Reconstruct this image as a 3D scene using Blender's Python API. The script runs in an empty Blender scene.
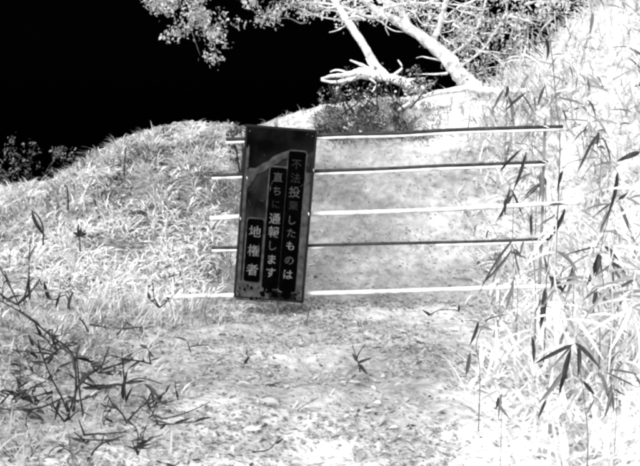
import bpy, bmesh, math, random
import numpy as np
from mathutils import Vector, Matrix
R = math.radians
rng = np.random.default_rng(7)
random.seed(7)
S = bpy.context.scene
COL = S.collection

# ------------------------------------------------------------------ camera, sky, light, exposure
CAM = Vector((0.0, -6.0, 1.5)); FPX = 900.0; PITCH = R(8.8)
cd = bpy.data.cameras.new('camera'); cam = bpy.data.objects.new('camera', cd); COL.objects.link(cam)
cam.location = CAM; cam.rotation_euler = (R(90) - PITCH, 0, 0)
cd.sensor_width = 36; cd.lens = FPX / 640 * 36; cd.clip_start = 0.05; cd.clip_end = 2000
S.camera = cam
SUN_AZ, SUN_EL = R(-28), R(50)          # from behind the camera, to its left
w = bpy.data.worlds.new('World'); S.world = w; w.use_nodes = True
nt = w.node_tree; nt.nodes.clear()
sky = nt.nodes.new('ShaderNodeTexSky'); sky.sky_type = 'NISHITA'; sky.sun_disc = False
sky.sun_elevation = SUN_EL; sky.sun_rotation = math.pi + SUN_AZ
bw = nt.nodes.new('ShaderNodeRGBToBW'); bg = nt.nodes.new('ShaderNodeBackground'); wo = nt.nodes.new('ShaderNodeOutputWorld')
nt.links.new(sky.outputs[0], bw.inputs[0]); nt.links.new(bw.outputs[0], bg.inputs[0]); nt.links.new(bg.outputs[0], wo.inputs[0])
bg.inputs[1].default_value = 0.00003    # the sky in the photograph is black
ld = bpy.data.lights.new('sun', 'SUN'); sun = bpy.data.objects.new('sun', ld); COL.objects.link(sun)
ld.energy = 2.6; ld.angle = R(62); ld.color = (1, 1, 1)
sd = Vector((math.sin(SUN_AZ) * math.cos(SUN_EL), -math.cos(SUN_AZ) * math.cos(SUN_EL), math.sin(SUN_EL)))
sun.rotation_euler = sd.to_track_quat('Z', 'Y').to_euler(); sun.location = sd * 20
v = S.view_settings; v.view_transform = 'Standard'; v.look = 'None'; v.gamma = 1; v.exposure = 1.9; v.use_curve_mapping = False
S.cycles.filter_width = 3.0; S.cycles.max_bounces = 6; S.cycles.diffuse_bounces = 4

# ------------------------------------------------------------------ helpers
def at(px, py, Y):
    """a point of the place at depth Y that is seen at photograph pixel px, py"""
    u = (px - 320) / FPX; q = -(py - 233) / FPX
    dy = math.cos(PITCH) + q * math.sin(PITCH); dz = -math.sin(PITCH) + q * math.cos(PITCH)
    t = (Y - CAM.y) / dy
    return Vector((CAM.x + u * t, Y, CAM.z + dz * t))
def ppm(Y): return FPX / (Y - CAM.y)       # pixels per metre, about
def ss(t):
    t = np.clip(t, 0, 1); return t * t * (3 - 2 * t)
_perm = rng.random((256, 256))
def vnoise(x, y):
    x = np.asarray(x, float); y = np.asarray(y, float)
    xi = np.floor(x).astype(int); yi = np.floor(y).astype(int); fx = ss(x - xi); fy = ss(y - yi)
    a = _perm[xi & 255, yi & 255]; b = _perm[(xi + 1) & 255, yi & 255]
    c = _perm[xi & 255, (yi + 1) & 255]; d = _perm[(xi + 1) & 255, (yi + 1) & 255]
    return (a * (1 - fx) + b * fx) * (1 - fy) + (c * (1 - fx) + d * fx) * fy
def fbm(x, y, o=4):
    s = 0; a = .5
    for i in range(o):
        s = s + a * vnoise(x * 2 ** i + 17 * i, y * 2 ** i + 31 * i); a *= .5
    return s
HX = [-60, -4.5, -3.2, -2.6, -2.3, -1.95, -1.6, -1.2, -.75, -.5, 0, .45, 1.0, 1.6, 2.05, 2.5, 3.2, 5, 60]
HZ = [.5, .5, .58, .66, .84, 1.06, 1.17, 1.2, 1.13, 1.2, 1.36, 1.42, 1.45, 1.52, 1.72, 2.2, 2.75, 3.1, 3.3]
RIDGE = 3.0
def zt(x, y, rough=True):
    x = np.asarray(x, float); y = np.asarray(y, float)
    H = np.interp(x, HX, HZ)
    t = ss((y - .35 + .25 * (vnoise(x * .9 + 5, x * 0 + 3) - .5)) / (RIDGE - .35))
    z = H * t
    x0 = .95 + .5 * ss((y + 1.6) / 1.3)
    z = z + (1 - t) * .85 * ss((x - x0) / 1.5) * ss((y + 2.6) / 1.0)
    z = z + (1 - t) * .22 * ss((-x - 1.2) / 1.3) * ss((y + 2.2) / 1.5)
    z = z + .12 * ss((x + .05) / .25) * ss((1.1 - x) / .3) * (ss((y - 2.5) / .3) - ss((y - 2.1) / .5))
    z = z - np.where(y > RIDGE + .2, .42 * (y - RIDGE - .2), 0)
    if rough:
        near = np.exp(-(np.maximum(np.abs(x) - 6, 0) + np.maximum(np.abs(y) - 7, 0)))
        z = z + near * ((fbm(x * 1.6, y * 1.6) - .47) * .12 + (vnoise(x * 9, y * 9) - .5) * .025 + (vnoise(x * 19, y * 19) - .5) * .018)
    return z

def mat(name, tone, var=.25, scale=12, rough=.85, spec=.2, attr=False, bump=0, bscale=60, sheen=None, sub=0):
    m = bpy.data.materials.new(name); m.use_nodes = True
    n = m.node_tree.nodes; L = m.node_tree.links; b = n['Principled BSDF']
    b.inputs['Roughness'].default_value = rough; b.inputs['Specular IOR Level'].default_value = spec
    tc = n.new('ShaderNodeTexCoord'); no = n.new('ShaderNodeTexNoise'); no.inputs['Scale'].default_value = scale; no.inputs['Detail'].default_value = 6
    L.new(tc.outputs['Object'], no.inputs['Vector'])
    mr = n.new('ShaderNodeMapRange'); mr.inputs['From Min'].default_value = .3; mr.inputs['From Max'].default_value = .7
    mr.inputs['To Min'].default_value = 1 - var; mr.inputs['To Max'].default_value = 1 + var
    L.new(no.outputs[0], mr.inputs['Value'])
    mu = n.new('ShaderNodeMath'); mu.operation = 'MULTIPLY'; L.new(mr.outputs[0], mu.inputs[0])
    if attr:
        a = n.new('ShaderNodeAttribute'); a.attribute_name = 'tone'; L.new(a.outputs['Fac'], mu.inputs[1])
    else:
        mu.inputs[1].default_value = tone
    cl = n.new('ShaderNodeClamp'); cl.inputs['Max'].default_value = .92; L.new(mu.outputs[0], cl.inputs['Value'])
    L.new(cl.outputs[0], b.inputs['Base Color'])
    if bump:
        n2 = n.new('ShaderNodeTexNoise'); n2.inputs['Scale'].default_value = bscale; n2.inputs['Detail'].default_value = 8
        L.new(tc.outputs['Object'], n2.inputs['Vector'])
        bp = n.new('ShaderNodeBump'); bp.inputs['Strength'].default_value = bump; bp.inputs['Distance'].default_value = .02
        L.new(n2.outputs[0], bp.inputs['Height']); L.new(bp.outputs[0], b.inputs['Normal'])
    return m
M = {}
M['tone'] = mat('plant_tone', 1, .15, 25, attr=True)
M['soil'] = mat('soil', 1, .3, 16, attr=True, bump=.9, bscale=38, spec=.1)
M['bark'] = mat('pale_bark', .66, .55, 16, bump=1.0, bscale=30)
M['greybark'] = mat('grey_bark', .16, .5, 14)
M['twig'] = mat('dark_twig', .02, .5, 40)
M['darkleaf'] = mat('dark_leaf', 0.0216, 1.2, 3, rough=.6)
M['midleaf'] = mat('mid_leaf', 0.1008, .5, 25)
M['greyleaf'] = mat('grey_leaf', .32, .35, 25)
M['paleleaf'] = mat('pale_leaf', .8, .15, 25)
M['paleculm'] = mat('pale_culm', .55, .3, 20)
M['midculm'] = mat('grey_culm', 0.1152, .9, 12)
M['railwhite'] = mat('white_rail', .62, .4, 14)
M['raildark'] = mat('dark_rail', .03, .6, 20)
M['postgrey'] = mat('grey_post', .2, .8, 9)
M['board'] = mat('sign_board', 0.0086, 1.4, 6, rough=.8, spec=.05)
M['frame'] = mat('sign_frame', .0035, .7, 20, rough=.5)
M['lip'] = mat('sign_lip', 0.0360, .8, 18)
M['film'] = mat('sign_film', 0.0016, 2.8, 6, rough=.8, spec=.03)
M['tear'] = mat('film_torn_edge', 0.03, .8, 20)
M['black'] = mat('strip_black', .0008, .5, 20, rough=1, spec=0)
M['ink1'] = mat('letter_bright', 0.085, .7, 45)
M['ink2'] = mat('letter_worn', 0.033, .75, 60)
M['ink3'] = mat('letter_faded', 0.008, .8, 70)
M['shrubdark'] = mat('shrub_tone', 1, .3, 20, attr=True)

def translucent(m, f):
    n = m.node_tree.nodes; L = m.node_tree.links; b = n['Principled BSDF']; o = n['Material Output']
    t = n.new('ShaderNodeBsdfTranslucent'); x = n.new('ShaderNodeMixShader'); x.inputs[0].default_value = f
    L.new(b.inputs['Base Color'].links[0].from_socket, t.inputs[0]); L.new(b.outputs[0], x.inputs[1]); L.new(t.outputs[0], x.inputs[2]); L.new(x.outputs[0], o.inputs[0])
M['straw'] = mat('dry_straw', 1, .08, 25, attr=True)
for k in ('tone', 'straw', 'paleleaf', 'greyleaf'): translucent(M[k], .35)
def mesh(name, verts, faces, material, tone=None, smooth=True):
    me = bpy.data.meshes.new(name)
    verts = np.asarray(verts, np.float32); faces = np.asarray(faces, np.int32)
    k = faces.shape[1]
    me.vertices.add(len(verts)); me.vertices.foreach_set('co', verts.ravel())
    me.loops.add(faces.size); me.loops.foreach_set('vertex_index', faces.ravel())
    me.polygons.add(len(faces)); me.polygons.foreach_set('loop_start', np.arange(len(faces), dtype=np.int32) * k)
    me.polygons.foreach_set('use_smooth', np.full(len(faces), smooth))
    if tone is not None:
        a = me.attributes.new('tone', 'FLOAT', 'POINT'); a.data.foreach_set('value', np.asarray(tone, np.float32))
    me.update(calc_edges=True); me.validate()
    me.materials.append(M[material] if isinstance(material, str) else material)
    return me
def link(name, me, parent=None):
    o = bpy.data.objects.new(name, me); COL.objects.link(o); o.parent = parent; return o
def tag(o, label=None, cat=None, group=None, kind=None):
    if label: o['label'] = label
    if cat: o['category'] = cat
    if group: o['group'] = group
    if kind: o['kind'] = kind
    return o
def thing(name, loc, label, cat, group=None):
    o = link(name, None); o.location = loc; o.empty_display_size = .1
    return tag(o, label, cat, group)

def tube_data(pts, rad, n=8, wob=0.0):
    """tapered tube along pts: verts, quads"""
    P = [Vector(p) for p in pts]; V = []; F = []
    up = Vector((0.13, .2, 1)).normalized()
    for i, p in enumerate(P):
        d = (P[min(i + 1, len(P) - 1)] - P[max(i - 1, 0)]).normalized()
        a = d.cross(up)
        if a.length < .05: a = d.cross(Vector((1, .1, 0)))
        a.normalize(); b = d.cross(a)
        for k in range(n):
            th = 2 * math.pi * k / n; r = rad[i] * (1 + wob * random.uniform(-1, 1))
            V.append(p + a * math.cos(th) * r + b * math.sin(th) * r)
    for i in range(len(P) - 1):
        for k in range(n):
            F.append((i * n + k, i * n + (k + 1) % n, (i + 1) * n + (k + 1) % n, (i + 1) * n + k))
    c0 = len(V); V.append(P[0]); c1 = len(V); V.append(P[-1])
    for k in range(n):
        F.append((c0, (k + 1) % n, k, k)); F.append((c1, (len(P) - 1) * n + k, (len(P) - 1) * n + (k + 1) % n, (len(P) - 1) * n + (k + 1) % n))
    return V, F
def poly_mesh(name, V, F, material):
    me = bpy.data.meshes.new(name)
    F = [tuple(dict.fromkeys(f)) for f in F]
    me.from_pydata([tuple(x) for x in V], [], F); me.update()
    for p in me.polygons: p.use_smooth = True
    me.materials.append(M[material]); return me
def smooth_path(pts, sub=5):
    P = [Vector(p) for p in pts]; out = []
    for i in range(len(P) - 1):
        p0 = P[max(i - 1, 0)]; p1 = P[i]; p2 = P[i + 1]; p3 = P[min(i + 2, len(P) - 1)]
        for k in range(sub):
            t = k / sub
            out.append(.5 * ((2 * p1) + (p2 - p0) * t + (2 * p0 - 5 * p1 + 4 * p2 - p3) * t * t + (3 * p1 - p0 - 3 * p2 + p3) * t ** 3))
    out.append(P[-1]); return out
def tube(name, pts, r0, r1, material, parent=None, n=8, wob=0, sub=4, org=None, pw=1.0):
    P = smooth_path(pts, sub) if sub > 1 else [Vector(p) for p in pts]
    if org is not None: P = [p - org for p in P]
    rad = [r1 + (r0 - r1) * (1 - i / (len(P) - 1)) ** pw for i in range(len(P))]
    V, F = tube_data(P, rad, n, wob)
    return link(name, poly_mesh(name, V, F, material), parent)
def box_mesh(name, sx, sy, sz, material, bev=0):
    bm = bmesh.new(); bmesh.ops.create_cube(bm, size=1)
    bmesh.ops.scale(bm, vec=(sx, sy, sz), verts=bm.verts)
    if bev: bmesh.ops.bevel(bm, geom=list(bm.edges), offset=bev, segments=2, affect='EDGES')
    me = bpy.data.meshes.new(name); bm.to_mesh(me); bm.free(); me.materials.append(M[material]); return me
def prism_mesh(name, outline, y0, y1, material):
    """outline in x,z; a slab from y0 to y1"""
    n = len(outline); V = [(x, y0, z) for x, z in outline] + [(x, y1, z) for x, z in outline]
    F = [tuple(range(n)), tuple(range(2 * n - 1, n - 1, -1))] + [(i, i + n, (i + 1) % n + n, (i + 1) % n) for i in range(n)]
    me = bpy.data.meshes.new(name); me.from_pydata(V, [], F); me.update()
    bm = bmesh.new(); bm.from_mesh(me); bmesh.ops.recalc_face_normals(bm, faces=bm.faces); bm.to_mesh(me); bm.free()
    me.materials.append(M[material]); return me

# vectorised ribbons: blades of grass
def blades(base, length, width, az, lean, droop, tone, seg=4):
    n = len(base); t = np.linspace(0, 1, seg + 1)
    d = np.stack([np.cos(az), np.sin(az)], 1); side = np.stack([-np.sin(az), np.cos(az)], 1)
    ang = lean[:, None] + droop[:, None] * t[None]                    # angle from vertical along the blade
    step = length[:, None] / seg
    r = np.concatenate([np.zeros((n, 1)), np.cumsum(np.sin(ang[:, :-1]) * step, 1)], 1)
    h = np.concatenate([np.zeros((n, 1)), np.cumsum(np.cos(ang[:, :-1]) * step, 1)], 1)
    wd = width[:, None] * (np.minimum(t * 5, 1) * .35 + .65) * (1 - t ** 2)[None] * .5 + .0004
    c = np.stack([base[:, 0:1] + d[:, 0:1] * r, base[:, 1:2] + d[:, 1:2] * r, base[:, 2:3] + h], 2)
    sd_ = np.stack([side[:, 0:1] * wd, side[:, 1:2] * wd, wd * .25], 2)
    V = np.stack([c - sd_, c + sd_], 2).reshape(-1, 3)
    i0 = (np.arange(n) * (seg + 1) * 2)[:, None] + (np.arange(seg) * 2)[None]
    F = np.stack([i0, i0 + 1, i0 + 3, i0 + 2], 2).reshape(-1, 4)
    return V, F, np.repeat(tone, (seg + 1) * 2)
# vectorised small leaves: folded lance or oval shapes
def leaves(c, direc, nrm, length, width, tone, fold=.25, curl=.2):
    n = len(c)
    d = direc / np.linalg.norm(direc, axis=1, keepdims=True)
    nr = nrm - (nrm * d).sum(1, keepdims=True) * d; nr /= np.linalg.norm(nr, axis=1, keepdims=True) + 1e-9
    s = np.cross(d, nr)
    L = length[:, None]; W = width[:, None]
    cu = curl * rng.normal(0, 1, (n, 1)); fo = fold * np.abs(rng.normal(0, 1, (n, 1)))
    p0 = c - d * L * .5
    m1 = c - d * L * .2 + nr * L * cu * .12; m2 = c + d * L * .18 + nr * L * cu * .1; p3 = c + d * L * .5 - nr * L * cu * .25
    a1 = m1 + s * W * .5 + nr * W * fo; b1 = m1 - s * W * .5 + nr * W * fo
    a2 = m2 + s * W * .42 + nr * W * fo; b2 = m2 - s * W * .42 + nr * W * fo
    V = np.stack([p0, a1, m1, b1, a2, m2, b2, p3], 1).reshape(-1, 3)
    q = np.array([[0, 2, 1], [0, 3, 2], [1, 2, 5], [1, 5, 4], [2, 3, 6], [2, 6, 5], [4, 5, 7], [5, 6, 7]])
    F = (np.arange(n) * 8)[:, None, None] + q[None]
    return V, F.reshape(-1, 3), np.repeat(tone, 8)
def rdir(n, flat=1.0):
    a = rng.random(n) * 2 * math.pi
    return np.stack([np.cos(a), np.sin(a), rng.normal(0, .25, n) * flat], 1)
def rnrm(n, sp=.45):
    return np.stack([rng.normal(0, sp, n), rng.normal(0, sp, n), np.ones(n)], 1)
def inview(x, y, z, m=60):
    X = x - CAM.x; Yy = y - CAM.y; Z = z - CAM.z
    dd = Yy * math.cos(PITCH) - Z * math.sin(PITCH); uu = Yy * math.sin(PITCH) + Z * math.cos(PITCH)
    px = 320 + FPX * X / dd; py = 233 - FPX * uu / dd
    return px, py, (dd > .5) & (px > -m) & (px < 640 + m) & (py > -m * 2) & (py < 466 + m * 2)

# ------------------------------------------------------------------ the ground
def axis(lo, hi, step, far, g=1.35):
    a = list(np.arange(lo, hi + 1e-6, step)); s = step; p = hi
    while p < far: s *= g; p += s; a.append(p)
    s = step; p = lo; b = []
    while p > -far: s *= g; p -= s; b.append(p)
    return np.array(b[::-1] + a)
gx = axis(-5, 5, .05, 400); gy = axis(-4.5, 5.2, .05, 400)
GX, GY = np.meshgrid(gx, gy, indexing='ij'); GZ = zt(GX, GY)
ny = len(gy); ii, jj = np.meshgrid(np.arange(len(gx) - 1), np.arange(ny - 1), indexing='ij')
q = (ii * ny + jj).ravel()
def soil_tone(x, y):
    """bare packed earth is mid grey, the trodden ground paler, the right bank of dry straw palest"""
    b = .32 + .2 * (fbm(x * 2.2 + 9, y * 2.2) - .5) * 2
    right = ss((x - .35 - .25 * (y + 2)) / .9)
    bank = ss((y - .2) / .5)
    b = b - .09 * bank + .1 * bank * ss((x - .3) / 1.4)
    b = b + right * .5 + (1 - bank) * ss((-y - 1.5) / 1.5) * .16
    b = b + .2 * np.exp(-((y - .15) / .16) ** 2)                     # pale ledge at the foot of the bank
    b = b + .25 * ss((y - 2.2) / .6) * ss((x + .9) / .8) + .3 * ss((y - 1.9) / .6) * ss((x - .7) / .5)   # pale crest
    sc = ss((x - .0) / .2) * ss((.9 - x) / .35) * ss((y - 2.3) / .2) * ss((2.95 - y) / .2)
    b = b * (1 - .7 * sc * ss((fbm(x * 5, y * 5) - .36) / .12))        # dark earth of the broken scarp under the log, its shadow texture painted in
    b = b * (1 - .22 * bank * ss((fbm(x * 1.3 + 3, y * 9) - .42) / .16))
    return np.clip(b * (.78 + .26 * vnoise(x * 14, y * 14) + .22 * vnoise(x * 33, y * 33)), .05, .85)
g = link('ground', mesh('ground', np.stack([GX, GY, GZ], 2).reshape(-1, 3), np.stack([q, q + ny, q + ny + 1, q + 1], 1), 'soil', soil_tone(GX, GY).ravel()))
tag(g, kind='structure')

# leaf litter on the trodden ground and the bank
def litter(n, xr, yr, lr, wr, tr, dens=None, lift=.012):
    x = rng.uniform(*xr, n); y = rng.uniform(*yr, n)
    if dens is not None:
        k = rng.random(n) < dens(x, y); x, y = x[k], y[k]
    z = zt(x, y); px, py, ok = inview(x, y, z); x, y, z = x[ok], y[ok], z[ok]; n = len(x)
    c = np.stack([x, y, z + lift * rng.random(n)], 1)
    tn = rng.uniform(*tr, n)
    return leaves(c, rdir(n), rnrm(n, .4), rng.uniform(*lr, n), rng.uniform(*wr, n), tn)
def join(parts):
    Vs, Fs, Ts = [], [], []; o = 0
    for V, F, T in parts:
        Vs.append(V); Fs.append(F + o); Ts.append(T); o += len(V)
    return np.concatenate(Vs), np.concatenate(Fs), np.concatenate(Ts)
LB = lambda x, y: ss((-.75 - x) / .35) * (.35 + .65 * (fbm(x * 2.5, y * 2.5) > .45))
def bank_tone(part, x_of=0):
    """whole clumps differ: those near the foot of the bank are paler than the ones above"""
    V, F, T = part; x, y = V[:, 0], V[:, 1]
    k = 1.12 + .75 * ss((1.9 - y) / 1.5) + 1.5 * (fbm(x * 1.9 + 60, y * 1.9) - .47) + .5 * (vnoise(x * 7 + 3, y * 7) - .5)
    return V, F, np.clip(T * np.maximum(k, .15), .01, .9)
lt = join([
    litter(60000, (-3.2, 3.2), (-3.6, .4), (.008, .034), (.005, .016), (.21, .42), lambda x, y: .15 + .85 * (fbm(x * 2.3, y * 2.3) > .45), lift=.02),
    litter(9000, (-3.2, 3.2), (-3.6, .4), (.01, .05), (.006, .02), (.32, .55), lambda x, y: .1 + .9 * (fbm(x * 3 + 8, y * 3) > .52), lift=.02),
    litter(500, (-3.2, 3.2), (-3.6, .4), (.04, .1), (.012, .035), (.3, .7), lambda x, y: (fbm(x * 3 + 8, y * 3) > .48), lift=.03),
    litter(3600, (-3.2, 3.2), (-3.6, .4), (.01, .07), (.003, .016), (.02, .12), lambda x, y: .15 + .85 * (fbm(x * 2.7, y * 2.7) > .5)),
    litter(6000, (-.8, 3.4), (.2, 3.2), (.008, .03), (.005, .014), (.17, .32), lambda x, y: .15 + .85 * (fbm(x * 2.4, y * 4) > .48), lift=.01),
    litter(2500, (-.8, 3.4), (.2, 3.2), (.012, .05), (.006, .016), (.25, .5), lambda x, y: .2 + .8 * (fbm(x * 2, y * 2) > .5)),
    litter(110, (-.8, 3.4), (.2, 3.2), (.015, .06), (.006, .018), (.03, .12)),
    bank_tone(litter(9000, (-3.6, -.7), (.2, 3.15), (.02, .09), (.01, .03), (.25, .66), LB)),
    bank_tone(litter(1500, (-3.6, -.7), (.2, 3.15), (.04, .13), (.015, .04), (.5, .8), LB)),
    bank_tone(litter(1500, (-3.6, -.7), (.2, 3.1), (.03, .1), (.01, .026), (.02, .12), LB)),
])
tag(link('leaf_litter', mesh('leaf_litter', *lt[:2], 'tone', lt[2])), 'pale dry leaf litter strewn over the trodden ground', 'leaf litter', kind='stuff')

# grass: left bank, sparse trodden ground, right bank straw
def grass(n, xr, yr, lr, wr, tr, dens=None, lean=(.1, .9), droop=(.3, 1.9), fwd=None):
    x = rng.uniform(*xr, n); y = rng.uniform(*yr, n)
    if dens is not None:
        k = rng.random(n) < dens(x, y); x, y = x[k], y[k]
    z = zt(x, y); px, py, ok = inview(x, y, z, 90); x, y, z = x[ok], y[ok], z[ok]; n = len(x)
    az = rng.random(n) * 2 * math.pi if fwd is None else rng.normal(fwd, .9, n)
    cl = vnoise(x * 6, y * 6)
    return blades(np.stack([x, y, z - .01], 1), rng.uniform(*lr, n) * (.6 + .8 * cl), rng.uniform(*wr, n), az, rng.uniform(*lean, n), rng.uniform(*droop, n), rng.uniform(*tr, n) * (.7 + .6 * vnoise(x * 3 + 40, y * 3)))
def tussocks(k, nb, xr, yr, lr, wr, tr, dens=None, sp=.05, lean=(.2, .9), droop=(.8, 2.2)):
    cx = rng.uniform(*xr, k); cy = rng.uniform(*yr, k)
    if dens is not None:
        m = rng.random(k) < dens(cx, cy); cx, cy = cx[m], cy[m]
    k = len(cx); idx = np.repeat(np.arange(k), nb); n = len(idx)
    ox = rng.normal(0, sp, n); oy = rng.normal(0, sp, n); x = cx[idx] + ox; y = cy[idx] + oy
    sz = rng.uniform(.5, 1.2, k)[idx]; tn = rng.uniform(*tr, k)[idx] * rng.uniform(.6, 1.3, n)
    az = np.arctan2(oy - .03, ox) + rng.normal(0, .5, n)
    return blades(np.stack([x, y, zt(x, y) - .01], 1), rng.uniform(*lr, n) * sz, rng.uniform(*wr, n), az, rng.uniform(*lean, n), rng.uniform(*droop, n), tn)
EDGE = lambda x, y: ss((-.62 - x) / .5)
gr = join([
    bank_tone(grass(7000, (-4, -.5), (.3, 3.0), (.04, .13), (.005, .013), (.32, .7), EDGE, lean=(.6, 1.4), droop=(.6, 1.9), fwd=-math.pi / 2)),
    bank_tone(tussocks(330, 34, (-3.6, -.6), (.35, 2.7), (.08, .2), (.007, .016), (.35, .85), EDGE)),
    bank_tone(tussocks(34, 22, (-3.6, -.6), (.35, 2.8), (.08, .2), (.006, .014), (.02, .1), EDGE)),
    tussocks(26, 26, (-.95, -.55), (.9, 2.6), (.12, .26), (.005, .012), (.12, .5), droop=(1.2, 2.6)),
    tussocks(2, 9, (-.92, -.78), (-.2, -.06), (.3, .75), (.006, .012), (.3, .7), lean=(.05, .4), droop=(.6, 1.8)),
    tussocks(7, 60, (-2.3, -1.1), (.1, .9), (.1, .22), (.005, .01), (.75, .9)),
    grass(2600, (-.9, 2.2), (.4, 3.1), (.03, .12), (.004, .009), (.25, .6), lambda x, y: .15 + .85 * ss((y - 2.2) / .8), lean=(.5, 1.3), fwd=-math.pi / 2),
    tussocks(34, 26, (-.02, .85), (2.4, 2.85), (.06, .17), (.005, .011), (.01, .12), sp=.04, droop=(1.2, 2.8)),
    tussocks(75, 24, (0, 1.15), (2.3, 2.85), (.06, .16), (.005, .011), (.1, .5), sp=.04, droop=(1.2, 2.8)),
    grass(5000, (-3, -.5), (-3, .3), (.05, .17), (.004, .01), (.25, .6), lambda x, y: ss((-x - .5) / 1), lean=(.3, 1.2)),
    tussocks(80, 24, (-3, -.9), (-2.6, .2), (.06, .2), (.004, .01), (.01, .4), lambda x, y: ss((-x - .7) / 1)),
    grass(900, (-1.6, -.5), (-.35, .1), (.08, .26), (.005, .01), (.35, .7), lambda x, y: ss((-x - .5) / .3)),
    grass(2200, (-3, 1), (-3.4, .3), (.02, .08), (.003, .007), (.25, .6), lean=(.5, 1.4)),
])
tag(link('bank_grass', mesh('bank_grass', *gr[:2], 'tone', gr[2])), 'drooping pale dry grass covering the bank left of the sign', 'grass', kind='stuff')
st = join([
    grass(24000, (.6, 4), (-2.6, 1.0), (.08, .3), (.012, .03), (.8, .92), lambda x, y: ss((x - .65 - .45 * ss((y + 1.6) / 1.3)) / .6), lean=(.3, 1.3)),
    grass(15000, (1.0, 5), (.6, 3.1), (.08, .3), (.01, .026), (.5, .92), lambda x, y: ss((x - 1.1) / .8), lean=(.3, 1.3)),
    grass(1700, (.9, 4), (-2.4, 3), (.1, .35), (.006, .018), (.1, .4), lambda x, y: ss((x - 1.0) / .8), fwd=-math.pi / 2),
])
tag(link('straw_thicket', mesh('straw_thicket', *st[:2], 'straw', st[2])), 'bright white mass of dry straw filling the right bank', 'straw', kind='stuff')

# ------------------------------------------------------------------ fence
fence = thing('pole_fence', (0, 0, 0), 'low fence of five thin horizontal poles behind the dark sign', 'fence')
def rail(pl, pr, r, material, Y=0.0):
    a = at(*pl, Y); b = at(*pr, Y); pts = [a.lerp(b, t / 6) + Vector((0, 0, random.uniform(-.006, .006))) for t in range(7)]
    return tube('rail', pts, r, r * .9, material, fence, 10, .06), pts
def under(parent, pts, dz, r, i0=0, i1=7, m='railwhite'):  # added white strip that draws the bright halo below a dark rail
    o = tube('halo_strip', [p + Vector((0, -.012, dz)) for p in pts][i0:i1], r, r, m, parent, 8)
    o['label'] = 'added white strip for the bright halo under the dark rail'; return o
r1, p1 = rail((226, 139), (563, 125.5), .013, 'raildark'); under(r1, p1, -.021, .008)
r2, p2 = rail((212, 176), (548, 162), .012, 'raildark'); under(r2, p2, -.020, .009)
r3, p3 = rail((210, 218.5), (580, 203), .016, 'railwhite')
r4, p4 = rail((212, 248.5), (548, 239), .011, 'raildark'); under(r4, p4, -.018, .0085, 0, 3); under(r4, p4, -.018, .0085, 4, 7)
r5, p5 = rail((165, 298), (552, 286), .016, 'railwhite')
for r_ in (r1, r2, r4): r_['label'] = 'dark weathered rail'
for px, lab in ((545, 'thin grey post at the right end'), (276, 'thin grey post behind the sign')):
    top = at(px, 118, .035); bot = Vector((top.x, .035, float(zt(top.x, .035)) - .25))
    po = tube('post', [bot, bot.lerp(top, .5) + Vector((.006, 0, 0)), top], .012, .01, 'postgrey', fence, 8, .08); po['label'] = lab
    for pp in (p1, p2, p3, p4, p5):
        zz = np.interp(top.x, [p.x for p in pp], [p.z for p in pp])
        ring = [Vector((top.x + .02 * math.cos(a), .016 + .045 * math.sin(a), zz + .006 * math.sin(2 * a))) for a in np.linspace(0, 2 * math.pi, 11)]
        tube('tie_wire', ring, .004, .004, 'railwhite', fence, 6, sub=2)

# ------------------------------------------------------------------ sign
SY = -.065
ctr = at(275, 214.5, SY); K = 1 / ppm(SY)
SW, SH = 72 * K, 176 * K
sign = thing('warning_sign', ctr - Vector((0, 0, SH / 2)), 'tall dark weathered warning board with white vertical lettering tied to the fence', 'sign')
sign.location = ctr; sign.rotation_euler = (R(-2), R(4.6), R(-3))
def sp(px, py):
    """photo pixel to board x, z"""
    dx = (px - 275) * K; dz = -(py - 214.5) * K; c, s = math.cos(R(4.6)), math.sin(R(4.6))
    return dx * c - dz * s, dx * s + dz * c
bm_ = box_mesh('board', SW - .012, .012, SH - .012, 'board', .002); link('board', bm_, sign)
for nm, sx, sz, x, z in (('frame_rail', SW, .016, 0, SH / 2 - .008), ('frame_rail', SW, .014, 0, -SH / 2 + .007)):
    o = link(nm, box_mesh(nm, sx, .02, sz, 'frame', .003), sign); o.location = (x, -.001, z)
for x in (-SW / 2 + .008, SW / 2 - .008):
    o = link('frame_stile', box_mesh('frame_stile', .016, .0195, SH - .031, 'frame', .003), sign); o.location = (x, -.001, 0)
o = link('inner_lip', box_mesh('inner_lip', .04, .004, SH * .74, 'lip', .001), sign); o.location = (SW / 2 - .037, -.0085, -SH * .115)
o = link('inner_lip', box_mesh('inner_lip', .022, .004, SH * .86, 'lip', .001), sign); o.location = (-SW / 2 + .028, -.0085, -SH * .06)
# torn dark film over the top third with its pale torn edge
def ol(pts): return [sp(*p) for p in pts]
fo = ol([(248, 127), (316, 132), (314, 150), (303, 156), (291, 150), (270, 163), (255, 172), (247, 182), (245, 176)])
link('torn_film', prism_mesh('torn_film', fo, -.0098, -.0065, 'film'), sign)
te = ol([(246, 172), (250, 167.5), (256, 168), (263, 163), (269, 160.5), (274, 156), (282, 152.5), (289, 150), (293, 151), (291, 158), (284, 158.5), (278, 163), (270, 166), (265, 171), (257, 174), (253, 181), (248, 187), (245.5, 185)])
link('torn_film_edge', prism_mesh('torn_film_edge', te, -.0125, -.0099, 'tear'), sign)
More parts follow.
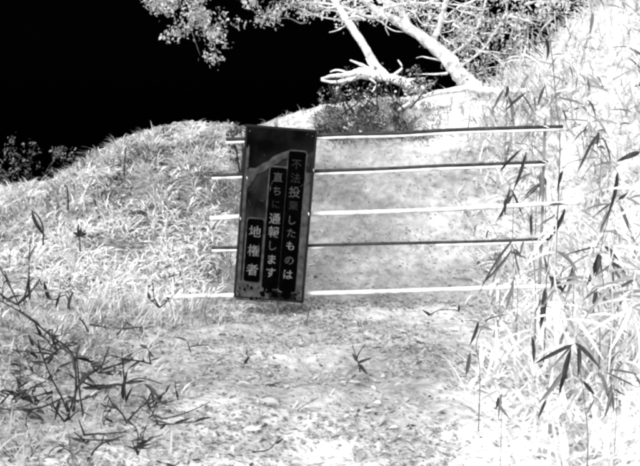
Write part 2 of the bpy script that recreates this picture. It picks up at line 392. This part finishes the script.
# black strips with pale rims, each with its column of letters
def rr(x0, x1, z0, z1, r, n=4):
    o = []
    for cx, cz, a0 in ((x1 - r, z1 - r, 0), (x0 + r, z1 - r, 90), (x0 + r, z0 + r, 180), (x1 - r, z0 + r, 270)):
        for k in range(n + 1): a = R(a0 + 90 * k / n); o.append((cx + r * math.cos(a), cz + r * math.sin(a)))
    return o
def glyph(ch, size, material, thick=.003, bold=.0):
    cu = bpy.data.curves.new('letter', 'FONT'); cu.body = ch; cu.size = size; cu.align_x = 'CENTER'; cu.align_y = 'CENTER'
    cu.extrude = thick / 2; cu.offset = bold; cu.resolution_u = 2
    o = bpy.data.objects.new('tmp', cu); COL.objects.link(o)
    dg = bpy.context.evaluated_depsgraph_get(); me = bpy.data.meshes.new_from_object(o.evaluated_get(dg))
    bpy.data.objects.remove(o); me.materials.clear(); me.materials.append(M[material])
    n = len(me.vertices)
    if n:
        co = np.empty(n * 3, np.float32); me.vertices.foreach_get('co', co); co = co.reshape(-1, 3)
        co[:, :2] -= (co[:, :2].max(0) + co[:, :2].min(0)) / 2
        me.vertices.foreach_set('co', np.stack([co[:, 0], -co[:, 2], co[:, 1]], 1).ravel())   # upright, facing -y
        me.update()
    me.name = 'letter'; return me
def column(pts_px, halfw, text, yc, lab):
    """pts: (top px, bottom px) of the strip's centre line; letters at photo heights yc"""
    (xt, yt), (xb, yb) = pts_px
    A = Vector((*sp(xt, yt), 0)); B = Vector((*sp(xb, yb), 0)); hw = halfw * K
    x0 = (A.x + B.x) / 2
    rim = link('strip_rim', prism_mesh('strip_rim', rr(x0 - hw - .009, x0 + hw + .009, B.y - .009, A.y + .009, .022), -.0104, -.0062, 'lip'), sign)
    s = link('text_strip', prism_mesh('text_strip', rr(x0 - hw, x0 + hw, B.y, A.y, .016), -.0135, -.0066, 'black'), sign); s['label'] = lab
    for ch, y, mt, size, bold in zip(text, yc, *INK[text]):
        px = xt + (xb - xt) * (y - yt) / (yb - yt); x, z = sp(px, y)
        l = link('letter', glyph(ch, size * K * .84, mt, .003, bold), s); l.location = (x0 + (x - x0) * .3, -.0135, z); l['label'] = 'white painted character'
INK = {
    '不法投棄したものは': (['ink3', 'ink3', 'ink2', 'ink3', 'ink2', 'ink2', 'ink1', 'ink2', 'ink1'], [13, 13, 14, 12, 12, 12, 12, 13, 13], [0, 0, .0006, 0, .0005, .0005, .0008, .0005, .0008]),
    '直ちに通報します': (['ink2', 'ink2', 'ink3', 'ink1', 'ink1', 'ink2', 'ink1', 'ink1'], [12, 12, 11, 14, 14, 13, 13, 13], [.0003, 0, 0, .0007, .0007, .0006, .001, .001]),
    '地権者': (['ink1'] * 3, [15, 15, 15], [.0006, .0006, .001]),
}
column(((298, 151), (287, 293)), 8.6, '不法投棄したものは', [164, 177.5, 191.5, 205, 220, 233, 246, 261, 275.5], 'black strip with the right column of characters')
column(((279, 167), (269.5, 290)), 8.4, '直ちに通報します', [176.5, 190.5, 204, 218.5, 232, 246, 260, 273.5], 'black strip with the middle column of characters')
column(((256, 219), (250.5, 283)), 8.2, '地権者', [231.5, 251, 270.5], 'black strip with the short left column of characters')
random.seed(5)
SPOTS = [(285.5, 293, 5.5, 9), (267, 291, 5, 5), (262, 296, 3, 3), (274, 296, 2.5, 3)] + [(random.uniform(238, 300), random.uniform(286, 301), random.uniform(.5, 1.6), random.uniform(.5, 1.8)) for _ in range(26)]
for i, (cx, cy, rx, ry) in enumerate(SPOTS):
    pts = []
    for k in range(12):
        a = 2 * math.pi * k / 12; rrn = random.uniform(.6, 1.2); pts.append(sp(cx + rx * rrn * math.cos(a), cy + ry * rrn * math.sin(a)))
    link('stain', prism_mesh('stain', pts, -.0142 - .0001 * i, -.0062, 'black'), sign)
for k in range(22):                                   # scratches and scuffs
    x, y = random.uniform(243, 310), random.uniform(132, 298); l = random.uniform(2, 9); a = random.uniform(-1.2, 1.2) + math.pi / 2; w_ = random.uniform(.25, .6)
    dx, dy = l * math.cos(a), l * math.sin(a); nx, ny_ = -math.sin(a) * w_, math.cos(a) * w_
    link('scratch', prism_mesh('scratch', [sp(x, y), sp(x + dx * .5 + nx, y + dy * .5 + ny_), sp(x + dx, y + dy), sp(x + dx * .5 - nx, y + dy * .5 - ny_)], -.0148 - .0001 * k, -.0062, 'tear'), sign)
for px, py in ((250.5, 131), (313, 136), (237, 293), (299, 298)):
    x, z = sp(px, py); V, F = tube_data([(x, -.018, z), (x, -.008, z)], [.006, .006], 8); link('bolt', poly_mesh('bolt', V, F, 'lip'), sign)
lx, lz = sp(252, 289.5)
o = link('corner_patch', box_mesh('corner_patch', 34 * K, .0035, 20 * K, 'lip', .001), sign); o.location = (lx, -.0075, sp(250, 293)[1])
for px, py in ((247, 178), (314, 170), (240, 219), (309, 214)):
    x, z = sp(px, py); P = [(x, .014, z + .012), (x, -.016, z + .008), (x + .004, -.0165, z - .006), (x, .03, z - .012), (x - .004, .04, z)]
    tube('tie_wire', P, .0028, .0028, 'railwhite', sign, 6, sub=3)

# ------------------------------------------------------------------ single leaves (shared meshes) and bamboo grass
def lance(name, material, droop, fold=.22, nseg=8, twist=0.0):
    V, F = [], []
    for i in range(nseg + 1):
        t = i / nseg; wv = .5 * (t ** .55) * ((1 - t) ** .85) / .545 + (.03 if i == 0 else 0)
        z = -droop * t * t; tw = twist * t
        V += [(t, wv * math.cos(tw), z + wv * fold * 1.0 + wv * math.sin(tw) * .3), (t, 0, z), (t, -wv * math.cos(tw), z + wv * fold - wv * math.sin(tw) * .3)]
    for i in range(nseg):
        a = i * 3; F += [(a, a + 1, a + 4, a + 3), (a + 1, a + 2, a + 5, a + 4)]
    return poly_mesh(name, V, F, material)
# x is length, y width (scaled apart); z of fold and droop scale with z
LEAF = {m: [lance('leaf', m, d, .3, 8, tw) for d, tw in ((.15, .5), (.45, -.7), (.3, 1.0), (.7, .3))] for m in ('darkleaf', 'midleaf', 'greyleaf', 'paleleaf')}
def place_leaf(parent, org, a, b, width, m, face=None, k=None):
    a, b = Vector(a), Vector(b); d = b - a; L = d.length; d.normalize()
    n = Vector(face) if face is not None else Vector((random.uniform(-.5, .5), -.8, random.uniform(.2, .9)))
    n = (n - d * n.dot(d)).normalized(); s = n.cross(d)
    o = link('leaf', random.choice(LEAF[m]) if k is None else LEAF[m][k], parent)
    mt = Matrix((d, s, n)).transposed().to_4x4() @ Matrix.Diagonal((L, width, L * .5, 1)); mt.translation = a - org
    o.matrix_local = mt; return o

# dark sprigs that stand out in front of the straw: culm and leaves traced where they stand
def clear(px, py, m=.38):
    """depth just in front of the straw that is seen at a pixel"""
    for Y in np.arange(-3.2, 3, .04):
        p = at(px, py, Y)
        if p.z < float(zt(p.x, p.y)) + .22: return Y - m
    return 3.0
def sprig(name, Y, culm, lv, label, m='darkleaf', cm='midculm', cr=1.6, cat='bamboo grass', group=None):
    Y = min([Y] + [clear(*e[1], .1) for e in lv])
    cw = [at(x, y, Y + dy) for x, y, dy in culm]; base = cw[0].copy()
    gz = float(zt(base.x, base.y)); base.z = min(base.z, gz + .0)
    org = Vector((cw[0].x, cw[0].y, gz)); K_ = 1 / ppm(Y)
    t = thing(name, org, label, cat, group)
    pts = ([org + Vector((0, 0, -.04))] if cw[0].z > gz + .02 else []) + cw
    tube('culm', pts, cr * K_ * .5, cr * K_ * .25, cm, t, 6, .05, 3, org)
    for (x0, y0), (x1, y1), wpx, *mm in lv:
        dy0 = random.uniform(-.03, .03); dy1 = random.uniform(-.12, .06)
        place_leaf(t, org, at(x0, y0, Y + dy0), at(x1, y1, Y + dy1), wpx * K_, mm[0] if mm else m)
    return t
D = 'darkleaf'; G = 'midleaf'; P_ = 'greyleaf'
sprig('bamboo_plant', -1.6, [(588, 440, 0), (583, 390, 0), (576, 345, 0)],
      [((574, 344), (531, 364), 6), ((572, 346), (546, 373), 4, G), ((571, 348), (558, 398), 8), ((578, 346), (582, 373), 7), ((575, 343), (603, 367), 8), ((562, 372), (545, 402), 7, G),
       ((583, 381), (596, 397), 6), ((594, 399), (586, 416), 4, G), ((600, 373), (615, 411), 7, G), ((546, 400), (537, 421), 5, D), ((604, 372), (640, 388), 3, G), ((608, 370), (640, 374), 3, G)],
      'dark bamboo grass sprig with leaves fanning downward before the white straw')
sprig('bamboo_plant', -1.2, [(545, 330, 0), (546, 290, 0), (549, 255, .0), (557, 215, .05), (563, 185, .05)],
      [((565, 207), (549, 246), 6), ((549, 276), (566, 293), 9), ((545, 288), (541, 330), 8), ((563, 170), (555, 196), 6), ((543, 254), (549, 280), 3, G), ((556, 214), (540, 226), 3, G), ((549, 205), (566, 203), 4), ((552, 280), (552, 305), 5, G)],
      'dark bamboo grass growing along the right end post of the fence')
sprig('bamboo_plant', -1.1, [(606, 330, 0), (604, 290, 0), (601, 248, 0), (612, 205, .05), (616, 175, .05)],
      [((600, 250), (588, 291), 7), ((601, 249), (596, 278), 6), ((610, 252), (614, 282), 7, G), ((617, 172), (611, 222), 8), ((640, 152), (617, 161), 8), ((600, 247), (560, 255), 3), ((618, 200), (634, 190), 5), ((612, 162), (590, 166), 4, G), ((620, 205), (631, 232), 5, G), ((604, 246), (622, 262), 6)],
      'tallest dark bamboo grass, with upright and hanging leaves, near the right edge')
sprig('bamboo_plant', -.9, [(536, 300, 0), (533, 250, 0), (532, 205, 0)],
      [((532, 212), (530, 242), 5), ((500, 172), (521, 148), 4), ((526, 152), (514, 192), 5), ((506, 198), (504, 216), 6), ((540, 170), (543, 200), 4, G), ((518, 235), (470, 292), 4, G), ((512, 248), (486, 288), 4, G), ((524, 240), (518, 262), 4, G)],
      'thin dark bamboo grass with arching blades crossing the fence rails')
sprig('bamboo_plant', -1.5, [(600, 345, 0), (599, 315, 0), (597, 290, 0)],
      [((597, 288), (592, 311), 6), ((598, 292), (610, 306), 5, G), ((622, 292), (620, 316), 4, G), ((597, 290), (583, 300), 4, G), ((620, 288), (640, 276), 5, G)],
      'short dark bamboo grass between the tallest one and the fan-leaved sprig')
sprig('bamboo_plant', .6, [(560, 150, 0), (556, 100, 0), (552, 55, .05), (547, 20, .05)],
      [((545, 38), (553, 61), 7), ((536, 26), (543, 38), 5, G), ((551, 56), (568, 51), 3, G), ((525, 94), (504, 108), 5), ((508, 86), (506, 98), 5), ((545, 85), (536, 108), 4, G), ((569, 66), (575, 78), 5, G), ((556, 98), (586, 104), 4, G), ((593, 12), (590, 35), 5, G), ((619, 125), (630, 121), 5)],
      'dark slender bamboo grass high up right beside the pale tree')
sprig('bamboo_plant', -1.9, [(480, 370, 0), (476, 345, 0), (484, 322, 0)],
      [((478, 322), (471, 345), 5), ((470, 352), (466, 378), 6, G), ((484, 322), (505, 312), 4, G), ((482, 324), (462, 316), 3, G), ((532, 336), (536, 366), 5), ((478, 326), (494, 330), 4, G)],
      'small dark bamboo grass at the near foot of the right bank')

# pale bamboo grass filling the thicket: every plant and leaf is an object
npl = 0
def pale_plant(x, y, h, nl, label, group, m=('paleleaf', 'paleleaf', 'greyleaf')):
    z = float(zt(x, y)); org = Vector((x, y, z)); t = thing('bamboo_plant', org, label, 'bamboo grass', group)
    lean = Vector((random.uniform(-.25, .1), random.uniform(-.3, .1), 1)).normalized()
    pts = [Vector((0, 0, -.03)), lean * h * .5 + Vector((0, 0, .02)), lean * h + Vector((random.uniform(-.08, .05), random.uniform(-.08, 0), 0))]
    tube('culm', pts, .005, .0025, 'paleculm', t, 5, 0, 3)
    for i in range(nl):
        f = random.uniform(.35, 1); p = pts[0].lerp(pts[1], f * 2) if f < .5 else pts[1].lerp(pts[2], f * 2 - 1)
        a = random.uniform(0, 2 * math.pi); L = random.uniform(.14, .27); e = random.uniform(-.9, .35)
        q_ = p + Vector((math.cos(a) * math.cos(e), math.sin(a) * math.cos(e), math.sin(e))) * L
        place_leaf(t, Vector((0, 0, 0)), p, q_, random.uniform(.014, .026), random.choice(m), (random.uniform(-.4, .4), -.5, .8))
for i in range(26):
    while True:
        x = random.uniform(1.0, 3.0); y = random.uniform(-2.1, .2); x0 = 1.05 + .65 * float(ss((y + 1.6) / 1.3))
        px, py, ok = inview(x, y, float(zt(x, y)))
        if x > x0 and ok: break
    pale_plant(x, y, random.uniform(.3, .8), random.randint(6, 9), 'pale bamboo grass plant in the white straw on the near right bank', 'pale bamboo grass on the near right bank')
for i in range(34):
    x = random.uniform(1.75, 3.5); y = random.uniform(.9, 3.0)
    pale_plant(x, y, random.uniform(.4, 1.1), random.randint(7, 10), 'pale tall bamboo grass plant on the upper right bank behind the fence', 'pale bamboo grass on the upper right bank', ('paleleaf', 'greyleaf', 'greyleaf', 'midleaf'))

# ------------------------------------------------------------------ the pale tree
def wl(pts, Y=3.2): return [at(x, y, Y + (dy if dy else 0)) for x, y, dy in pts]
tb = at(482, 92, 2.9)
tree = thing('pale_tree', tb, 'pale-barked tree leaning left from the crest, with spotty foliage', 'tree')
def tlimb(name, pts, r0, r1, Y=3.1, n=10, parent=None):
    return tube(name, wl(pts, Y), r0, r1, 'greybark' if pts[-1][0] < 300 and n < 12 else 'bark', parent or tree, n, .2, 6, tb, 1.5 if n == 12 else 1.0)
tlimb('trunk', [(500, 106, -.2), (484, 92, -.1), (464, 80, 0), (449, 60, 0), (432, 45, .05), (412, 30, .1), (395, 20, .15), (376, 10, .2), (352, -8, .2), (310, -24, .1), (250, -36, -.1), (180, -40, -.2), (120, -50, -.2)], .105, .006, n=12)
LIMBS = [
    ('limb', [(430, 44, .05), (440, 25, 0), (445, 5, -.1), (455, -20, -.2), (470, -60, -.2)], .07, .03),
    ('limb', [(398, 22, .15), (386, 16, .1), (368, 17, 0), (352, 10, -.05), (330, 4, -.1), (300, 2, -.1)], .055, .012),
    ('limb', [(455, 70, 0), (480, 52, .1), (496, 30, .2), (506, 10, .25), (512, -20, .3)], .03, .012),
    ('limb', [(412, 30, .1), (398, 8, .2), (380, -2, .25), (370, -15, .3), (368, -40, .3)], .07, .03),
    ('limb', [(446, 58, 0), (470, 40, .2), (482, 15, .3), (490, -20, .4)], .04, .02),
    ('limb', [(368, 17, 0), (345, 20, .05), (318, 16, .1), (300, 8, .1)], .02, .008),
    ('limb', [(372, 14, 0), (392, 6, -.1), (420, 3, -.1), (450, 4, -.1), (480, 8, -.1)], .03, .012),
    ('limb', [(180, -40, -.2), (190, -10, -.25), (205, 20, -.3), (214, 45, -.3), (219, 66, -.3)], .009, .003),
    ('limb', [(200, -40, -.2), (180, -5, -.25), (188, 20, -.3), (200, 55, -.35)], .009, .003),
    ('limb', [(260, -36, -.1), (250, -10, -.1), (262, 10, -.15), (272, 22, -.2)], .009, .003),
    ('limb', [(170, -42, -.2), (160, -15, -.2), (158, 8, -.2)], .015, .005),
    ('limb', [(310, -24, .1), (296, -8, 0), (300, 5, -.05)], .015, .005),
]
random.seed(21)
for k in range(64):                                   # lacy twigs under the leaves
    if k < 40: x, y = random.uniform(285, 490), random.uniform(-14, 26)
    else: x, y = random.uniform(430, 535), random.uniform(0, 75)
    a = random.uniform(-.6, .6) + (math.pi if random.random() < .6 else 0); pts = [(x, y, random.uniform(-.2, .25))]
    for q_ in range(4):
        a += random.uniform(-.7, .7); l = random.uniform(6, 13); x += l * math.cos(a); y += l * .8 * math.sin(a); pts.append((x, min(y, 74), pts[-1][2] + random.uniform(-.05, .05)))
    tlimb('twig', pts, random.uniform(.006, .014), .003, 3.15, 5)
for nm, pts, a, b in LIMBS: tlimb(nm, pts, a * .5, b * .45, 3.1, 7)
def crown_pts(boxes):
    P = []; T = []; Ls = []
    for (cx, cy, rx, ry, n, tlo, thi, ls) in boxes:
        # clumps: leaves gather round random twig points, leaving holes
        n = int(n * 2.3); k = max(10, n // 26)
        tw = np.stack([rng.normal(cx, rx * .5, k), rng.normal(cy, ry * .5, k)], 1)
        idx = rng.integers(0, k, n)
        ja = tw[idx] + rng.normal(0, 4.2, (n, 2)); yy = 3.22 + rng.normal(0, .25, k)[idx] + rng.normal(0, .05, n)
        for (x, y), Y in zip(ja, yy): P.append(at(x, y, Y))
        T.append(rng.uniform(tlo, thi, n)); Ls.append(rng.uniform(.45, 1.15, n) * ls * .8)
    return np.array(P), np.concatenate(T), np.concatenate(Ls)
CB = [(190, 6, 34, 24, 330, .25, .7, .06), (200, 28, 22, 18, 150, .25, .65, .06), (212, 48, 10, 24, 60, .3, .6, .055), (160, 3, 14, 8, 70, .2, .5, .045),
      (255, 2, 34, 14, 120, .3, .7, .055), (268, 16, 10, 8, 60, .3, .6, .05), (300, 2, 26, 9, 100, .35, .7, .05),
      (335, 2, 26, 10, 140, .5, .8, .05), (400, 6, 40, 14, 320, .6, .9, .05), (360, 16, 30, 10, 110, .5, .8, .045), (445, 22, 30, 26, 250, .25, .8, .05), (480, 20, 32, 30, 300, .2, .75, .055),
      (500, 45, 28, 36, 280, .15, .75, .055), (478, 62, 24, 26, 170, .2, .75, .05), (532, 20, 26, 40, 300, .4, .85, .06), (455, 45, 16, 16, 110, .4, .7, .045), (562, -4, 22, 18, 160, .5, .85, .06), (590, -10, 22, 18, 120, .5, .85, .06),
      (220, -40, 90, 24, 350, .3, .6, .055), (400, -60, 110, 36, 550, .4, .8, .06), (510, -60, 60, 40, 350, .4, .8, .06)]
P, T, Ls = crown_pts(CB); n = len(P); P = P - np.array(tb)
cv = leaves(P, rng.normal(0, 1, (n, 3)) + np.array([0, 0, -.5]), rng.normal(0, .7, (n, 3)) + np.array([0, -.7, .5]), Ls, Ls * rng.uniform(.28, .6, n), T)
o = link('crown', mesh('crown', *cv[:2], 'tone', cv[2]), tree); tag(o, kind='stuff')

# dead limb leaning against the crest and the pale fallen branch
db = at(385, 74, 2.75)
dead = thing('dead_branch', db, 'bare pale branch rising from the ragged fallen branch into the crown', 'branch')
tube('branch', wl([(388, 78, -.1), (376, 66, -.05), (364, 46, 0), (352, 28, .1), (343, 14, .15), (333, -2, .2), (322, -22, .2)], 2.85), .045, .03, 'bark', dead, 9, .1, 5, db)
tube('side_twig', wl([(346, 19, .1), (356, 16, .1), (366, 20, .1)], 2.85), .012, .006, 'bark', dead, 6, .1, 4, db)
tube('side_twig', wl([(338, 6, .15), (328, 8, .15), (318, 5, .15)], 2.85), .012, .006, 'bark', dead, 6, .1, 4, db)
lb = at(365, 76, 2.7)
log = thing('fallen_branch', lb, 'ragged white fallen branch with forked ends lying on the crest', 'branch')
tube('branch', wl([(424, 92, -.1), (404, 83, -.05), (388, 77, 0), (372, 74, 0), (356, 73, 0)], 2.7), .04, .05, 'bark', log, 10, .3, 4, lb)
for pts, a, b in (([(358, 72, 0), (344, 75, -.02), (332, 76, -.03), (321, 79, -.03)], .03, .01), ([(360, 76, 0), (345, 81, -.03), (332, 82, -.04), (321, 80, -.03)], .026, .01),
                  ([(376, 72, 0), (362, 65, .02), (350, 60, .02)], .024, .006), ([(386, 74, 0), (372, 67, .02), (366, 58, .03)], .022, .006), ([(372, 76, -.02), (392, 80, -.05), (416, 79, -.04)], .025, .008),
                  ([(350, 74, 0), (338, 70, .03), (330, 72, .04)], .014, .005), ([(392, 76, 0), (402, 68, .03), (398, 60, .03)], .016, .005), ([(366, 76, 0), (376, 84, -.04), (372, 92, -.05)], .016, .005)):
    tube('fork', wl(pts, 2.7), a, b, 'bark', log, 7, .22, 4, lb)
rb = at(470, 90, 2.6)
root = thing('surface_root', rb, 'white root spreading down the crest left from the tree foot', 'root')
tube('root', wl([(480, 86, .2), (455, 90, .05), (432, 94, -.05), (412, 102, -.15), (398, 110, -.2)], 2.6), .035, .012, 'bark', root, 8, .12, 4, rb)
tube('root', wl([(470, 88, .1), (500, 92, -.1), (530, 90, -.2)], 2.6), .04, .02, 'bark', root, 8, .12, 4, rb)

# ------------------------------------------------------------------ shrubs
def shrub(name, boxes, Y, sc, label, stems, group=None):
    base = at(*stems[0][0], Y); base.z = float(zt(base.x, base.y))
    t = thing(name, base, label, 'shrub', group)
    for s in stems:
        pts = [at(x, y, Y + random.uniform(-.08, .08)) for x, y in s]
        tube('stem', pts, .009, .004, 'twig', t, 5, .1, 3, base)
    Pp = []; Tt = []
    for cx, cy, rx, ry, n, lo, hi in boxes:
        k = max(3, n // 9); tw = np.stack([rng.normal(cx, rx * .5, k), rng.normal(cy, ry * .5, k)], 1); idx = rng.integers(0, k, n)
        ja = tw[idx] + rng.normal(0, 2.6, (n, 2)); yy = Y + rng.normal(0, .15, k)[idx]
        Pp += [at(x, y, yv) for (x, y), yv in zip(ja, yy)]; Tt.append(rng.uniform(lo, hi, n))
    A = np.array(Pp) - np.array(base); n = len(A); Tt = np.concatenate(Tt); l = rng.uniform(.5, 1.3, n) * sc
    V, F, T_ = leaves(A, rng.normal(0, 1, (n, 3)), rng.normal(0, .7, (n, 3)) + np.array([0, -.6, .6]), l, l * rng.uniform(.3, .6, n), Tt)
    o = link('foliage', mesh('foliage', V, F, 'shrubdark', T_), t); tag(o, kind='stuff'); return t
tst = []
for k in range(12):
    x = 336 + 80 * (k + random.random()) / 12; h = random.uniform(14, 36); dx = random.uniform(-26, 26)
    tst.append([(x, 116 - (x - 332) * .1), (x + dx * .6, 112 - (x - 332) * .1 - h * .4), (x + dx, 112 - (x - 332) * .1 - h)])
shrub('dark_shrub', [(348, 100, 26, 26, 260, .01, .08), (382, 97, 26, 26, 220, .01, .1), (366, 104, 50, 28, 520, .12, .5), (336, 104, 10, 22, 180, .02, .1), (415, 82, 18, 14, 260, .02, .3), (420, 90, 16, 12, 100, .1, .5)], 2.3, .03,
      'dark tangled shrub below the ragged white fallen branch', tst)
shrub('dark_shrub', [(22, 158, 30, 18, 300, .02, .16), (8, 178, 14, 8, 120, .02, .12), (66, 152, 12, 10, 110, .05, .2)], 4.0, .04,
      'dim shrub half lost in the black at the left edge', [[(20, 215), (18, 170), (10, 150)], [(22, 215), (30, 165), (36, 142)], [(24, 215), (50, 165), (66, 148)]])
shrub('dark_shrub', [(234, 132, 10, 14, 90, .02, .2), (238, 150, 6, 14, 50, .02, .1)], 1.2, .04,
      'small dark shrub peeking out at the top left corner of the sign', [[(240, 175), (236, 150), (230, 128)], [(241, 175), (243, 150), (240, 126)]])

# ------------------------------------------------------------------ dark weeds and twigs on the left
def weed(name, Y, stems, lv, label, cat, r=1.6, group=None):
    st0 = stems[0][0]; base = at(*st0, Y); base.z = float(zt(base.x, base.y)); K_ = 1 / ppm(Y)
    t = thing(name, base, label, cat, group)
    for s in stems:
        pts = [at(x, y, Y + random.uniform(-.05, .05)) for x, y in s]
        pts = [Vector((p.x, p.y, max(p.z, float(zt(p.x, p.y)) + .006))) for p in pts]
        tube('stem', pts, r * K_ * .5, r * K_ * .28, 'twig', t, 5, .1, 3, base)
    for (x0, y0), (x1, y1), wd, *mm in lv:
        place_leaf(t, base, at(x0, y0, Y + random.uniform(-.04, .04)), at(x1, y1, Y + random.uniform(-.1, .05)), wd * K_, mm[0] if mm else D)
    return t
weed('dead_weed', -1.9, [[(74, 415), (76, 380), (72, 353), (50, 335), (25, 315), (-5, 298)]], [((72, 355), (48, 337), 4), ((40, 325), (20, 312), 4), ((76, 362), (80, 342), 4)],
     'long dark dead stalk arching from the left edge into the twig tangle', 'weed', 2.6)
weed('dead_weed', -2.0, [[(70, 420), (62, 398), (50, 375), (40, 350), (30, 338)], [(62, 398), (40, 408), (10, 410), (-8, 405)], [(40, 352), (38, 340)]], [((34, 346), (28, 336), 5), ((60, 398), (55, 420), 5), ((66, 400), (70, 420), 4)],
     'bent dark twig with a long side branch lying toward the left edge', 'twig', 2.2)
weed('dead_weed', -1.95, [[(84, 420), (80, 395), (78, 370), (76, 352)], [(80, 385), (92, 372), (108, 362)], [(79, 380), (100, 388), (122, 384)]],
     [((80, 380), (100, 368), 6), ((82, 388), (112, 388), 6), ((76, 372), (70, 350), 5), ((80, 372), (96, 384), 6), ((84, 378), (74, 392), 5), ((74, 395), (70, 418), 5)],
     'densest knot of dark twigs and leaves at the lower left', 'weed', 2.4)
weed('dead_weed', -1.85, [[(126, 402), (124, 380), (122, 352)], [(124, 384), (140, 378), (162, 384)]], [((124, 400), (121, 378), 6), ((124, 386), (104, 382), 5), ((144, 384), (162, 396), 6), ((126, 384), (146, 380), 5), ((126, 402), (131, 388), 4)],
     'upright dark weed stem right of the twig tangle', 'weed', 2.0)
weed('dead_weed', -1.9, [[(152, 425), (154, 408), (152, 396)], [(150, 425), (142, 440)]], [((153, 410), (160, 396), 4), ((152, 412), (146, 400), 4, G)], 'small dark weed with forked top beyond the twig tangle', 'weed', 1.6)
weed('dead_twig', -2.3, [[(120, 440), (90, 440), (66, 437)], [(85, 441), (74, 432)]], [((86, 442), (66, 438), 4), ((110, 440), (118, 436), 4)], 'dark twig lying flat below the twig tangle', 'twig', 2.2)
weed('dead_weed', -1.7, [[(178, 420), (177, 400), (175, 380)]], [((178, 402), (176, 386), 4)], 'single thin dark stem standing left of the bare ground', 'weed', 1.4)
weed('dead_twig', -2.0, [[(160, 424), (178, 416), (200, 407), (210, 402)]], [], 'straight dark twig slanting up to the right on the litter', 'twig', 1.6)
weed('dead_weed', .6, [[(43, 245), (43, 228), (38, 216), (31, 210)]], [((32, 210), (42, 240), 6)], 'drooping dark blade on the left bank near the left edge', 'weed', 2.0)
weed('dead_weed', -.3, [[(30, 300), (29, 270), (30, 240)]], [((30, 300), (27, 272), 4), ((29, 262), (33, 244), 4, G)], 'thin upright dark stalk at the far left of the bank', 'weed', 1.8)
weed('dead_weed', -.5, [[(22, 315), (12, 290), (0, 268), (-8, 255)]], [((12, 290), (2, 270), 4)], 'slanting dark stalk at the left edge of the bank foot', 'weed', 1.8)
weed('dead_weed', .9, [[(80, 262), (80, 245), (79, 232)]], [((80, 236), (73, 232), 5), ((80, 236), (87, 233), 5), ((80, 236), (76, 228), 4), ((80, 236), (85, 228), 4), ((80, 236), (81, 227), 4), ((80, 236), (74, 237), 4), ((80, 236), (86, 238), 4)], 'small dark seed head on a stalk in the left bank grass', 'weed', 1.8)
weed('dead_weed', 1.5, [[(124, 175), (125, 160), (126, 147)]], [], 'short dark stick upright near the top of the left bank', 'weed', 2.0)
weed('dead_weed', 1.3, [[(68, 210), (68, 198), (67, 186)]], [], 'short dark stick upright below the left shoulder of the bank', 'weed', 2.0)
weed('dead_weed', -.6, [[(70, 310), (66, 295), (52, 300), (46, 285)]], [((50, 300), (42, 282), 5), ((68, 310), (72, 290), 5), ((56, 308), (60, 292), 4)], 'short dark tuft at the bank foot above the twig tangle', 'weed', 1.6)
weed('dead_weed', -1.5, [[(360, 372), (358, 362), (352, 345)], [(358, 362), (368, 360)]], [((360, 366), (346, 373), 7, G), ((358, 364), (368, 374), 6), ((358, 363), (370, 358), 4), ((357, 361), (360, 345), 3, G), ((357, 362), (352, 352), 4)],
     'dark seedling standing alone in the middle of the bare ground', 'weed', 1.6)
weed('dead_weed', -1.0, [[(428, 316), (440, 310), (458, 310)]], [((430, 315), (424, 311), 4), ((458, 312), (460, 306), 4)], 'dark bent twig on the ground below the right half of the fence', 'twig', 1.4)
weed('dead_twig', -2.4, [[(252, 462), (268, 450), (276, 442), (280, 436)]], [((276, 444), (284, 438), 4)], 'curved dark twig at the bottom below the sign', 'twig', 1.6)
weed('dead_twig', -1.9, [[(298, 422), (300, 408), (318, 398)]], [], 'thin hooked dark twig on the litter right of the sign foot', 'twig', 1.2)
weed('dead_weed', -1.2, [[(246, 364), (248, 358), (246, 352)]], [((244, 364), (250, 356), 4), ((246, 366), (236, 360), 3, G)], 'tiny dark weed on the ground straight below the sign', 'weed', 1.2)
weed('dead_weed', -1.1, [[(306, 324), (308, 316), (310, 306)]], [((306, 324), (313, 320), 4, G), ((306, 324), (302, 318), 3, G)], 'tiny grey weed just right of the sign foot', 'weed', 1.2)
weed('dead_twig', -1.6, [[(266, 385), (274, 384), (281, 382)]], [((266, 385), (278, 386), 4)], 'short dark stick lying below the sign on grey litter', 'twig', 1.6)

# the rest of the dark tangle at the lower left: each a small dead weed of its own
TANGLE = 'small dark dead weed of the twig tangle at the lower left'
for k in range(40):
    x = abs(random.gauss(80, 60)); y = min(random.gauss(390, 38), 455) ; Y = -1.3 - (y - 340) * .011
    st_ = []; lv = []
    for q_ in range(random.randint(1, 3)):
        a = random.uniform(.2, 2.9); px_, py_ = x, y; pts = [(x, y)]
        for z_ in range(random.randint(2, 5)):
            a += random.uniform(-.3, .3); l = random.uniform(4, 12); px_ += l * math.cos(a); py_ -= l * .7 * abs(math.sin(a)); pts.append((px_, py_))
            if random.random() < .75: lv.append(((px_, py_), (px_ + random.uniform(-15, 15), py_ + random.uniform(-9, 9)), random.uniform(1.8, 5.5), random.choice([D, D, G])))
        st_.append(pts)
    weed('dead_weed', Y, st_, lv, TANGLE, 'weed', random.uniform(1.0, 2.6), 'small dead weeds of the twig tangle')

# grey blades among the white straw on the right: each plant its own
random.seed(33)
for k in range(16):
    x = random.uniform(490, 632); y = random.uniform(40, 400)
    if 540 < x < 612 and y > 320: continue
    lv = [((x + random.uniform(-4, 4), y + random.uniform(-6, 6)), (x + random.uniform(-26, 20), y + random.uniform(4, 38)), random.uniform(2.5, 5.5), random.choice([D, G, G, P_])) for _ in range(random.randint(3, 5))]
    sprig('bamboo_plant', 2.6, [(x + 3, y + 14, 0), (x + 1, y + 5, 0), (x, y - 6, .02)], lv, 'small sparse grey-leaved bamboo grass scattered over the white straw', cr=1.0, group='grey-leaved bamboo grass on the right bank')
